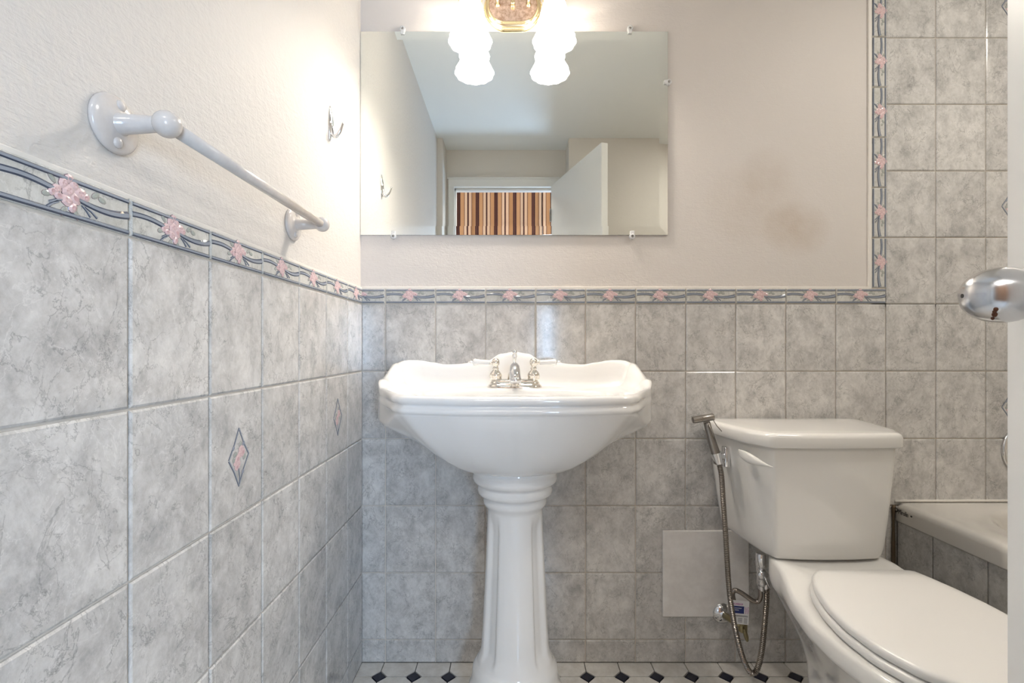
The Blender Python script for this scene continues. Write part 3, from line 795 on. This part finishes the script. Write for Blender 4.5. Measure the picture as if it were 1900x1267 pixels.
# flush lever on the left facet
fd = Vector((.46, -.888, 0)).normalized(); fnrm = Vector((-.888, -.46, 0)).normalized()
p0 = ray(1373, 838, 1.243); p1 = ray(1437, 866, 1.150)
bm = bmesh.new(); rings = []
axis = (p1 - p0); up = Vector((0, 0, 1))
for k in range(17):
    t = k / 16; c_ = p0 + axis * t + fnrm * (.006 + .010 * math.sin(PI * t) ** .8)
    hgt = .0140 * max(.12, math.sin(PI * min(1, t * .8 + .16))) ** 1.0 * (1 - .75 * t ** 3); th_ = .0065 * max(.25, math.sin(PI * t))
    rings.append([c_ + up * hgt * math.cos(2 * PI * i / 14) + fnrm * th_ * math.sin(2 * PI * i / 14) for i in range(14)])
loft(bm, rings)
lathe(bm, p0 + axis * .15 - fnrm * .008, fnrm, [(.007, 0), (.007, .018)], 12)
fin(bm, 'flush_lever', 'toilet_china', toi, True)
# bowl
def dy(d): return d - D and -(D - d)
Lb = [(-.06, dy(1.285)), (-.125, dy(1.27)), (-.146, dy(1.225)), (-.152, dy(1.17)), (-.172, dy(1.09)), (-.189, dy(1.00)), (-.190, dy(.92)), (-.172, dy(.82)), (-.125, dy(.735)), (-.06, dy(.695)), (0, dy(.688))]
rimp = Lb + [(-x, y) for x, y in reversed(Lb[:-1])]
rimp = rounded(rimp, 2)
footp = [(-.045, dy(1.225)), (-.080, dy(1.18)), (-.098, dy(1.09)), (-.09, dy(.99)), (-.05, dy(.94)), (.05, dy(.94)), (.09, dy(.99)), (.098, dy(1.09)), (.080, dy(1.18)), (.045, dy(1.225))]
footp = rounded(footp, 2)
BX = .803
c_r, c_f = (0, dy(1.02)), (0, dy(1.08))
nb = 160; rr = polar(rimp, c_r, nb); rf = polar(footp, c_f, nb)
def bowl_ring(t, z, off=0, back=None):
    c = (Vector(c_f).lerp(Vector(c_r), t)); out = []
    for i in range(nb):
        d = Vector((math.cos(2 * PI * i / nb), math.sin(2 * PI * i / nb))); r_ = rf[i] * (1 - t) + rr[i] * t + off
        p = c + d * r_; zz = z
        if back is not None: zz = z + back * smooth01(dy(1.05), dy(1.20), p.y)
        out.append(Vector((BX + p.x, p.y, zz)))
    return out
bm = bmesh.new()
loft(bm, [bowl_ring(0, 0, .012), bowl_ring(0, .015, .012), bowl_ring(0, .028, .002), bowl_ring(0, .06, -.004), bowl_ring(.04, .12, -.008), bowl_ring(.12, .18, -.010), bowl_ring(.28, .225, -.010), bowl_ring(.50, .265, -.008), bowl_ring(.72, .300, -.006), bowl_ring(.88, .325, -.006),
          bowl_ring(.955, .337, -.004), bowl_ring(1, .341, -.006), bowl_ring(1, .345, -.001, .01), bowl_ring(1, .352, .001, .02), bowl_ring(1, .372, 0, .03), bowl_ring(1, .380, -.004, .03), bowl_ring(1, .3825, -.012, .03), bowl_ring(1, .383, -.03, .03)])
fin(bm, 'bowl', 'toilet_china', toi, True)
seatp = [(.722, 1.140), (.690, 1.105), (.664, 1.05), (.646, .99), (.637, .92), (.643, .85), (.668, .785), (.718, .735), (.780, .712), (.835, .712), (.895, .735), (.945, .785), (.972, .85), (.979, .92), (.978, .99), (.970, 1.05), (.957, 1.105), (.945, 1.140)]
seatp = chaikin(dens([(x - BX, dy(d)) for x, d in seatp], 2), 2)
cs = (0.005, dy(.94))
def seat_ring(z, off, lift=0.0): return plan_ring(seatp, z, cs, 160, off, BX)
bm = bmesh.new()
loft(bm, [seat_ring(.3845, -.004), seat_ring(.3850, .003), seat_ring(.388, .006), seat_ring(.396, .006), seat_ring(.400, .003), seat_ring(.4015, -.004), seat_ring(.4015, -.02)])
fin(bm, 'seat', 'seat_plastic', toi, True)
bm = bmesh.new()
loft(bm, [seat_ring(.4035, -.008), seat_ring(.404, -.001), seat_ring(.407, .001), seat_ring(.415, .001), seat_ring(.4195, -.002), seat_ring(.4215, -.007), seat_ring(.4225, -.02), seat_ring(.4240, -.05), seat_ring(.4245, -.09)])
fin(bm, 'seat_lid', 'seat_plastic', toi, True)
for x in (.765, .905):
    bm = bmesh.new(); lathe(bm, (x - .018, dy(1.148), .402), (1, 0, 0), [(.006, 0), (.0085, .002), (.0085, .034), (.006, .036)], 14)
    add_box(bm, x - .012, x + .012, dy(1.165), dy(1.140), .385, .399, .003, 2)
    fin(bm, 'hinge', 'seat_plastic', toi, True, sharp=45)

# ------------------------------------------------------------------ bidet sprayer with its holder, valve and hoses
hold = thing('sprayer_holder', 'chrome bracket clipped over the toilet tank rim holding the sprayer', 'holder', tuple(ray(1342, 850, 1.32)))
bm = bmesh.new()
pa, pb = ray(1344, 866, 1.325), ray(1344, 828, 1.325)
add_box(bm, pa.x - .004, pa.x + .012, dy(1.325) - .012, dy(1.325) + .012, pa.z, pb.z, .004, 3)
cr_ = ray(1331, 846, 1.315)
tube(bm, [cr_ + Vector((-.005, 0, .010)), cr_ + Vector((.000, 0, -.006)), cr_ + Vector((.004, 0, -.020))], lambda t: .0150 - .004 * t, 18)
tube(bm, [cr_ + Vector((0, 0, 0)), Vector((pa.x + .004, dy(1.325), (pa.z + pb.z) / 2))], .009, 12)
fin(bm, 'cradle', 'chrome', hold, True, sharp=40)
bm = bmesh.new()
q0, q1 = ray(1347, 832, 1.335), ray(1347, 800, 1.335)
add_box(bm, q0.x - .0015, q0.x + .0015, dy(1.335) - .010, dy(1.335) + .010, q0.z - .02, .6975, .0007, 1)
add_box(bm, q0.x - .0015, q0.x + .03, dy(1.335) - .010, dy(1.335) + .010, .6955, .6975, .0007, 1)
fin(bm, 'bracket', 'chrome', hold, True, sharp=40)

spr = thing('bidet_sprayer', 'brushed steel bidet sprayer with ribbed hose resting beside the toilet tank', 'sprayer', tuple(ray(1330, 845, 1.31)))
ha, hb = ray(1285, 779.5, 1.30), ray(1324, 773, 1.30)
ax_ = (hb - ha); La = ax_.length
bm = bmesh.new(); lathe(bm, ha, ax_, [(.0078, 0), (.0092, .0008), (.0094, La * .4), (.0088, La * .41), (.0088, La * .43), (.0094, La * .44), (.0096, La - .0015), (.0085, La)], 24)
fin(bm, 'spray_head', 'steel', spr, True, sharp=40)
bm = bmesh.new()
tube(bm, [ray(1311, 783, 1.305), ray(1319, 812, 1.31), ray(1328, 842, 1.315), ray(1332, 858, 1.317)], lambda t: .0088 + .0032 * min(1, t * 1.6), 20, sub=3)
fin(bm, 'handle', 'steel', spr, True)
bm = bmesh.new()
tube(bm, [ray(1324, 780, 1.302), ray(1330, 790, 1.303), ray(1339, 800, 1.306)], .0012, 6)
tube(bm, [ray(1315, 788, 1.297), ray(1322, 803, 1.299), ray(1325, 815, 1.302)], .0022, 8)
fin(bm, 'trigger', 'steel', spr, True)
bm = bmesh.new()
hp = [(1335, 862, 1.317), (1339, 885, 1.316), (1342, 930, 1.31), (1346, 985, 1.30), (1349, 1040, 1.29), (1353, 1095, 1.28), (1359, 1140, 1.275), (1367, 1180, 1.27), (1378, 1220, 1.268), (1389, 1243, 1.268), (1397, 1249, 1.268), (1405, 1241, 1.269), (1413, 1210, 1.272), (1418, 1165, 1.28), (1422, 1120, 1.29), (1423, 1090, 1.298)]
tube(bm, [ray(*p) for p in hp], .0076, 10, rib=(.0046, .0016), sub=8)
fin(bm, 'hose', 'hose', spr, True, sharp=30)

val = thing('diverter_valve', 'chrome diverter valve with small lever hanging under the toilet tank', 'valve', tuple(ray(1414, 1085, 1.30)))
bm = bmesh.new()
vt, vb = ray(1412, 1026, 1.30), ray(1413, 1095, 1.30)
Lv = (vt - vb).length
lathe(bm, vb, vt - vb, [(.0075, 0), (.0085, .004), (.0085, .012), (.0105, .014), (.0115, .02), (.0115, .05), (.0125, .052), (.0125, .064), (.014, .066), (.014, Lv - .004), (.012, Lv)], 20)
lathe(bm, ray(1421, 1092, 1.30), (0, 0, 1), [(.008, 0), (.009, .003), (.009, .014), (.006, .016)], 14)
fin(bm, 'valve_body', 'chrome', val, True, sharp=40)
bm = bmesh.new(); kc = ray(1416, 1067, 1.287); lathe(bm, kc + Vector((0, .012, 0)), (.1, -1, -.1), [(.010, 0), (.0145, .003), (.0155, .007), (.0145, .012), (.010, .016), (.004, .018)], 20, lambda th, t: 1 + (.03 * math.cos(14 * th) if .002 < t < .013 else 0))
fin(bm, 'valve_knob', 'chrome', val, True)
bm = bmesh.new(); tube(bm, [ray(1419, 1070, 1.272), ray(1424, 1082, 1.268), ray(1430, 1094, 1.266)], lambda t: .0022 - .0008 * t, 8)
fin(bm, 'valve_lever', 'chrome', val, True)

sv = thing('shutoff_valve', 'old brass shutoff valve with domed chrome escutcheon low on the tiles', 'valve', tuple(ray(1337, 1136, 1.44)))
e0 = ray(1339, 1135, 1.444)
bm = bmesh.new(); lathe(bm, (e0.x, -.0072, e0.z), (0, -1, 0), [(.033, 0), (.033, .002), (.0315, .006), (.026, .013), (.017, .018), (.011, .020), (.0105, .022)], 28)
fin(bm, 'escutcheon', 'chrome', sv, True)['label'] = 'domed chrome wall escutcheon'
bm = bmesh.new()
b0 = ray(1378, 1160, 1.36)
tube(bm, [(e0.x, -.025, e0.z), ray(1352, 1146, 1.40), ray(1366, 1155, 1.37), b0], .0098, 14, sub=3)
lathe(bm, b0 + Vector((0, 0, -.018)), (0, 0, 1), [(.009, 0), (.0125, .003), (.0125, .022), (.009, .026), (.0085, .034), (.0098, .036), (.0098, .046), (.007, .048)], 14)
fin(bm, 'valve_body', 'old_brass', sv, True, sharp=40)
bm = bmesh.new(); kk = ray(1384, 1179, 1.335)
tube(bm, [b0 + Vector((0, 0, -.010)), kk], .0042, 10)
ellipsoid(bm, kk, .006, .006, .0185, Matrix.Rotation(R(-14), 4, 'Y'), 16, 10)
fin(bm, 'valve_handle', 'old_brass', sv, True)

sup = thing('supply_hose', 'dark braided supply hose curling from the diverter valve to the shutoff valve', 'hose', tuple(ray(1374, 1140, 1.35)))
bm = bmesh.new()
tube(bm, [ray(*p) for p in ((1411, 1093, 1.300), (1411, 1106, 1.302), (1407, 1115, 1.305), (1398, 1115, 1.308), (1386, 1107, 1.312), (1374, 1099, 1.318), (1364, 1095, 1.322), (1359, 1100, 1.328), (1361, 1113, 1.335), (1367, 1133, 1.345), (1374, 1147, 1.355))], .0066, 12, rib=(.0022, .0005), sub=8)
fin(bm, 'braided_hose', 'braid', sup, True)
bm = bmesh.new(); lathe(bm, ray(1378, 1151, 1.358), ray(1366, 1131, 1.345) - ray(1374, 1147, 1.355), [(.009, -.004), (.0098, 0), (.0098, .012), (.008, .016)], 6)
fin(bm, 'coupling_nut', 'old_brass', sup)

tg = thing('product_tag', 'small white hang tag with magenta and navy print on the supply hose', 'tag', tuple(ray(1378, 1137, 1.30)))
tl, tr, bl = ray(1360, 1113, 1.298), ray(1390.5, 1116, 1.306), ray(1367, 1156, 1.290)
tmx = basis(tr - tl, tl - bl, tl); tw, th_ = (tr - tl).length, (tl - bl).length
bm = bmesh.new()
for zz in (0,): pass
cor = [(0, 0), (tw, 0), (tw * 1.02, -th_), (0.0, -th_)]
lo = [bm.verts.new(tmx @ Vector((x, y, -.0008))) for x, y in cor]; up_ = [bm.verts.new(tmx @ Vector((x, y, 0))) for x, y in cor]
bm.faces.new(lo); bm.faces.new(up_)
for i in range(4): bm.faces.new((lo[i], lo[(i + 1) % 4], up_[(i + 1) % 4], up_[i]))
fin(bm, 'card', 'paper', tg)
def tquad(x0, x1, y0, y1, mat, name, z=.0003):
    bm = bmesh.new(); add_box(bm, x0 * tw, x1 * tw, y0 * th_, y1 * th_, 0.00005, z, mat=tmx); return fin(bm, name, mat, tg)
tquad(.03, .70, -.545, -.235, 'ink_blue', 'printed_panel')
def ttext(s, size, mat, x, y, rot=0, stretch=1.0): text_obj(s, size, mat, tmx @ Matrix.Translation((x * tw, y * th_, .0005)) @ Matrix.Rotation(rot, 4, 'Z'), tg, stretch=stretch, depth=.0001)
ttext('PLUMBSHOP', .0068, 'ink_magenta', .02, -.19, 0, .78)
ttext('Connecteur', .0050, 'paper', .06, -.345); ttext('Toilette', .0050, 'paper', .06, -.43)
ttext('TOILET', .0052, 'ink_magenta', .84, -.55, PI / 2); ttext('TOILETTE', .0052, 'ink_magenta', .97, -.55, PI / 2, .8)
bm = bmesh.new()
for x0, x1, y in ((.05, .95, -.62), (.05, .95, -.66), (.08, .26, -.74), (.08, .26, -.80), (.08, .26, -.86), (.36, .62, -.74), (.36, .62, -.79), (.36, .62, -.84), (.36, .62, -.89), (.72, .92, -.74), (.72, .92, -.80), (.72, .92, -.86), (.72, .92, -.92)):
    add_box(bm, x0 * tw, x1 * tw, (y - .022) * th_, y * th_, .00005, .0003, mat=tmx)
fin(bm, 'small_print', 'ink_grey', tg)

# access panel on the tiles
ap = box('access_panel', wx(1227), wx(1386), -.0145, -TT - .0003, wz(1140), wz(981), 'panel_paint', None, .003)
tag(ap, 'square off white access panel on the tiles behind the sprayer hose', 'access panel')

# ------------------------------------------------------------------ bathtub
tub = thing('bathtub', 'off white bathtub with tiled apron behind the toilet', 'bathtub', (1.143, -.76, 0))
X0, X1, Y0, Y1, ZT = 1.143, XR - .002, -.0095, YF + .003, .4846
outp = [(X0, Y0), (X1, Y0), (X1, Y1), (X0, Y1)]
def rrect(x0, x1, y0, y1, r_, n=10):
    o_ = []
    for cx, cy, a0 in ((x1 - r_, y1 - r_, 0), (x0 + r_, y1 - r_, 90), (x0 + r_, y0 + r_, 180), (x1 - r_, y0 + r_, 270)):
        for i in range(n + 1):
            a_ = R(a0 + 90 * i / n); o_.append(Vector((cx + r_ * math.cos(a_), cy + r_ * math.sin(a_))))
    return o_
tcn = ((X0 + X1) / 2, (Y0 + Y1) / 2)
def tub_ring(ins, z, r_): return plan_ring(rrect(X0 + ins, X1 - ins, Y1 + ins, Y0 - ins, r_), z, tcn, 320, 0, 0)
def ab_ring(x0, x1, y0, y1, r_, z): return plan_ring(rrect(x0, x1, y0, y1, r_), z, tcn, 320, 0, 0)
bm = bmesh.new()
rings = [tub_ring(.02, .431, .004), tub_ring(.0, .431, .004), tub_ring(.0, .434, .004), tub_ring(.0005, .466, .004), tub_ring(.003, .476, .006), tub_ring(.009, .4825, .009), tub_ring(.017, .4846, .012), tub_ring(.03, .4846, .02)]
for ix, z in ((0, .4842), (.004, .4815), (.010, .476), (.016, .462), (.022, .44), (.045, .30), (.075, .16), (.11, .11), (.2, .095)):
    rings.append(ab_ring(1.238 + ix, 1.815 - ix, Y1 + .09 + ix, -.075 - ix, .21 - ix * .3, z))
loft(bm, rings, False, True); fin(bm, 'basin', 'tub_acrylic', tub, True)
apr = box('apron', X0 + .014, X0 + .05, Y1, Y0 - .004, 0, .4308, 'grout', tub)
ya = [-.012, dy(1.3165), dy(1.164)] + [dy(1.164) - .1505 * k for k in range(1, 9)]
for i in range(len(ya) - 1):
    y1, y0 = ya[i], max(ya[i + 1], Y1 + .002)
    if y1 - y0 < .02: continue
    for z0, z1 in ((.231, .430), (.030, .231), (0.0, .030)):
        put_tile('tile', y1 - y0 - G, z1 - z0 - G, (X0 + .015, y1 - G / 2, z0 + G / 2), -PI / 2, apr)
bm = bmesh.new(); tube(bm, [(X0 - .002, -.0118, .28), (X0 - .002, -.0118, .42), (X0 - .001, -.0122, .474)], lambda t: .0042 + .001 * math.sin(9 * t), 8, sub=6)  # dark brown bead along the tub corner joint
fin(bm, 'dark_joint', 'dark_caulk', tub, True)['label'] = 'dark joint at the tub corner'
lm = lambda y, z: basis((0, -1, 0), (0, 0, 1), (X0 - .0003, y, z))
text_obj('Mirolin', .0200, 'black', lm(-.0275, .4545), tub, stretch=.62)
bm = bmesh.new()
ec = Vector((X0 - .0002, -.0190, .4615))
def ebox(pts, z=.0005):
    pts = [(a_ * 1.25, b_ * 1.35) for a_, b_ in pts]; vs = [bm.verts.new((ec.x - z, ec.y - a_, ec.z + b_)) for a_, b_ in pts]; vl = [bm.verts.new((ec.x + .0008, ec.y - a_, ec.z + b_)) for a_, b_ in pts]
    bm.faces.new(vs)
    for i in range(len(vs)): bm.faces.new((vs[i], vl[i], vl[(i + 1) % len(vs)], vs[(i + 1) % len(vs)]))
n = 16
for i in range(n):
    a0, a1 = 2 * PI * i / n, 2 * PI * (i + 1) / n
    if not (R(200) < a0 < R(330)): ebox([(.0058 * math.cos(a0), .0058 * math.sin(a0)), (.0058 * math.cos(a1), .0058 * math.sin(a1)), (.0045 * math.cos(a1), .0045 * math.sin(a1)), (.0045 * math.cos(a0), .0045 * math.sin(a0))])
ebox([(-.0056, .0012), (0, -.0022), (.0056, .0012), (.0030, -.0035), (0, -.0050), (-.0030, -.0035)])
fin(bm, 'emblem', 'black', tub)
bm = bmesh.new(); lathe(bm, (X0 + .0006, -.0735, .4615), (-1, 0, 0), [(.0028, 0), (.0028, .0013), (.001, .0015)], 12); fin(bm, 'print_dot', 'black', tub)
# caulk beads where the tub meets the wall, and the ledge behind the toilet
cb = bmesh.new(); tube(cb, [(X0 + .005, -.0085, .4846), (X0 + .3, -.0085, .4853), (X1, -.0085, .4846)], .0042, 8, sub=4)
struct(fin(cb, 'trim_2', 'caulk', None, True))
struct(box('trim_3', 1.02, X0 - .001, -.055, -.0085, wz(1060), wz(1047), 'white_paint', None, .002))

# shower valve trim on the back wall above the tub
sx_, sz_ = wx(1906), wz(834)
sh = thing('shower_valve', 'round ringed chrome shower valve plate on the tiles above the tub', 'shower valve', (sx_, 0, sz_))
bm = bmesh.new(); lathe(bm, (sx_, -TT - .0002, sz_), (0, -1, 0), [(.086, 0), (.0865, .003), (.085, .007), (.079, .0095), (.077, .0095), (.0755, .012), (.070, .016), (.066, .0165), (.064, .0195), (.052, .026), (.045, .028), (.030, .030)], 64)
fin(bm, 'cover_plate', 'chrome', sh, True)
bm = bmesh.new(); lathe(bm, (sx_, -TT - .028, sz_), (0, -1, 0), [(.027, 0), (.027, .018), (.024, .022), (.024, .045), (.018, .052), (.004, .054)], 28)
tube(bm, [(sx_, -TT - .060, sz_), (sx_ + .01, -TT - .066, sz_ - .03), (sx_ + .02, -TT - .074, sz_ - .075)], lambda t: .011 - .004 * t, 14, sub=4)
fin(bm, 'lever_handle', 'chrome', sh, True)

# ------------------------------------------------------------------ open door
fe = Vector((.458, -1.0037)); ud = Vector((.2, .66)).normalized(); nd = Vector((-ud.y, ud.x)); Ld = .69
hinge = fe - ud * Ld
door = struct(bpy.data.objects.new('door_1', None)); C.objects.link(door); door.location = (hinge.x, hinge.y, 0)
dm = Matrix(((ud.x, -nd.x, 0, hinge.x), (ud.y, -nd.y, 0, hinge.y), (0, 0, 1, 0), (0, 0, 0, 1)))   # local x along leaf, local y into the leaf's thickness
bm = bmesh.new(); add_box(bm, 0, Ld, 0, .036, .012, 1.981, .0015, 1, mat=dm)
fin(bm, 'door_leaf', 'white_paint', door)
kp = dm @ Vector((Ld - .062, 0, .989)); kn = Vector((nd.x, nd.y, 0))
bm = bmesh.new(); lathe(bm, kp, kn, [(.032, 0), (.032, .002), (.029, .006), (.018, .009), (.012, .010), (.0115, .016), (.013, .019)], 32)
fin(bm, 'rose', 'knob', door, True)
bm = bmesh.new()
pr = [(.008, .015)]
for k in range(17):
    t = k / 16; pr.append((.0228 * math.sin(PI * (.10 + .90 * t)) ** .78 + .0001, .017 + .047 * (1 - math.cos(PI * (.02 + .98 * t))) / 2 ))
lathe(bm, kp, kn, pr, 36); kb = fin(bm, 'door_knob', 'knob', door, True); kb['label'] = 'satin metal egg shaped knob with rust spots'
bm = bmesh.new(); lathe(bm, kp + kn * .0632, kn, [(.0018, -.001), (.0018, .0010)], 12); fin(bm, 'pin_hole', 'black', kb)
bm = bmesh.new()
for al, ang, s in ((.050, 38, .0016), (.049, 52, .0019), (.048, 66, .0013), (.050, 45, .0014)):
    rr_ = .0226 * math.sin(PI * min(1, (math.acos(1 - 2 * (al - .017) / .047) / PI))) ** .78
    side_ = Vector((ud.x, ud.y, 0)) * -1
    dvec = side_ * math.cos(R(ang)) + Vector((0, 0, -1)) * math.sin(R(ang))
    ellipsoid(bm, kp + kn * al + dvec * (rr_ - .0006), s, s, s * 1.3, None, 10, 6)
fin(bm, 'rust_spot', 'rust', kb, True)
for zh in (.25, 1.75):
    bm = bmesh.new(); lathe(bm, (hinge.x + .004 * nd.x, hinge.y + .004 * nd.y, zh), (0, 0, 1), [(.005, 0), (.006, .002), (.006, .08), (.005, .082)], 12)
    fin(bm, 'hinge', 'steel', door, True)

# ------------------------------------------------------------------ striped curtains and window in the hall, seen in the mirror
win = struct(bpy.data.objects.new('window_1', None)); C.objects.link(win); win.location = (.70, -2.70, 1.2)
box('pane', .27, 1.20, -2.699, -2.692, .72, 1.70, 'pane', win)
for x0, x1, z0, z1 in ((.23, .27, .68, 1.74), (1.20, 1.24, .68, 1.74), (.23, 1.24, .68, .72), (.23, 1.24, 1.70, 1.74), (.72, .75, .72, 1.70)):
    box('window_frame', x0, x1, -2.70, -2.672, z0, z1, 'white_paint', win, .003)
def curtain(x0, x1, z0, z1, y):
    bm = bmesh.new(); n = int((x1 - x0) / .012); prev = None; front, back = [], []
    for i in range(n + 1):
        x = x0 + (x1 - x0) * i / n; yy = y + .016 * math.sin(x * 41) + .006 * math.sin(x * 97)
        front.append((x, yy)); back.append((x, yy - .003))
    ring = front + back[::-1]
    loft(bm, [[Vector((px, py, z)) for px, py in ring] for z in (z0, (z0 + z1) / 2, z1)], False, False)
    return bm
cA = fin(curtain(-.95, .262, .03, 2.36, -2.63), 'curtain', 'curtain', None, True)
tag(cA, 'long brown and tan striped curtain beyond the doorway, reflected in the mirror', 'curtain')
cB = fin(curtain(.266, 1.28, 1.52, 2.36, -2.63), 'valance', 'curtain', None, True)
tag(cB, 'short brown and tan striped valance beside the long curtain over the hall window', 'curtain')
rod = bmesh.new(); tube(rod, [(-1.0, -2.63, 2.375), (1.33, -2.63, 2.375)], .012, 12)
ro = fin(rod, 'curtain_rod', 'steel', None, True)
tag(ro, 'metal curtain rod carrying the striped curtains in the hall', 'curtain rod')
bpy.context.view_layer.update()
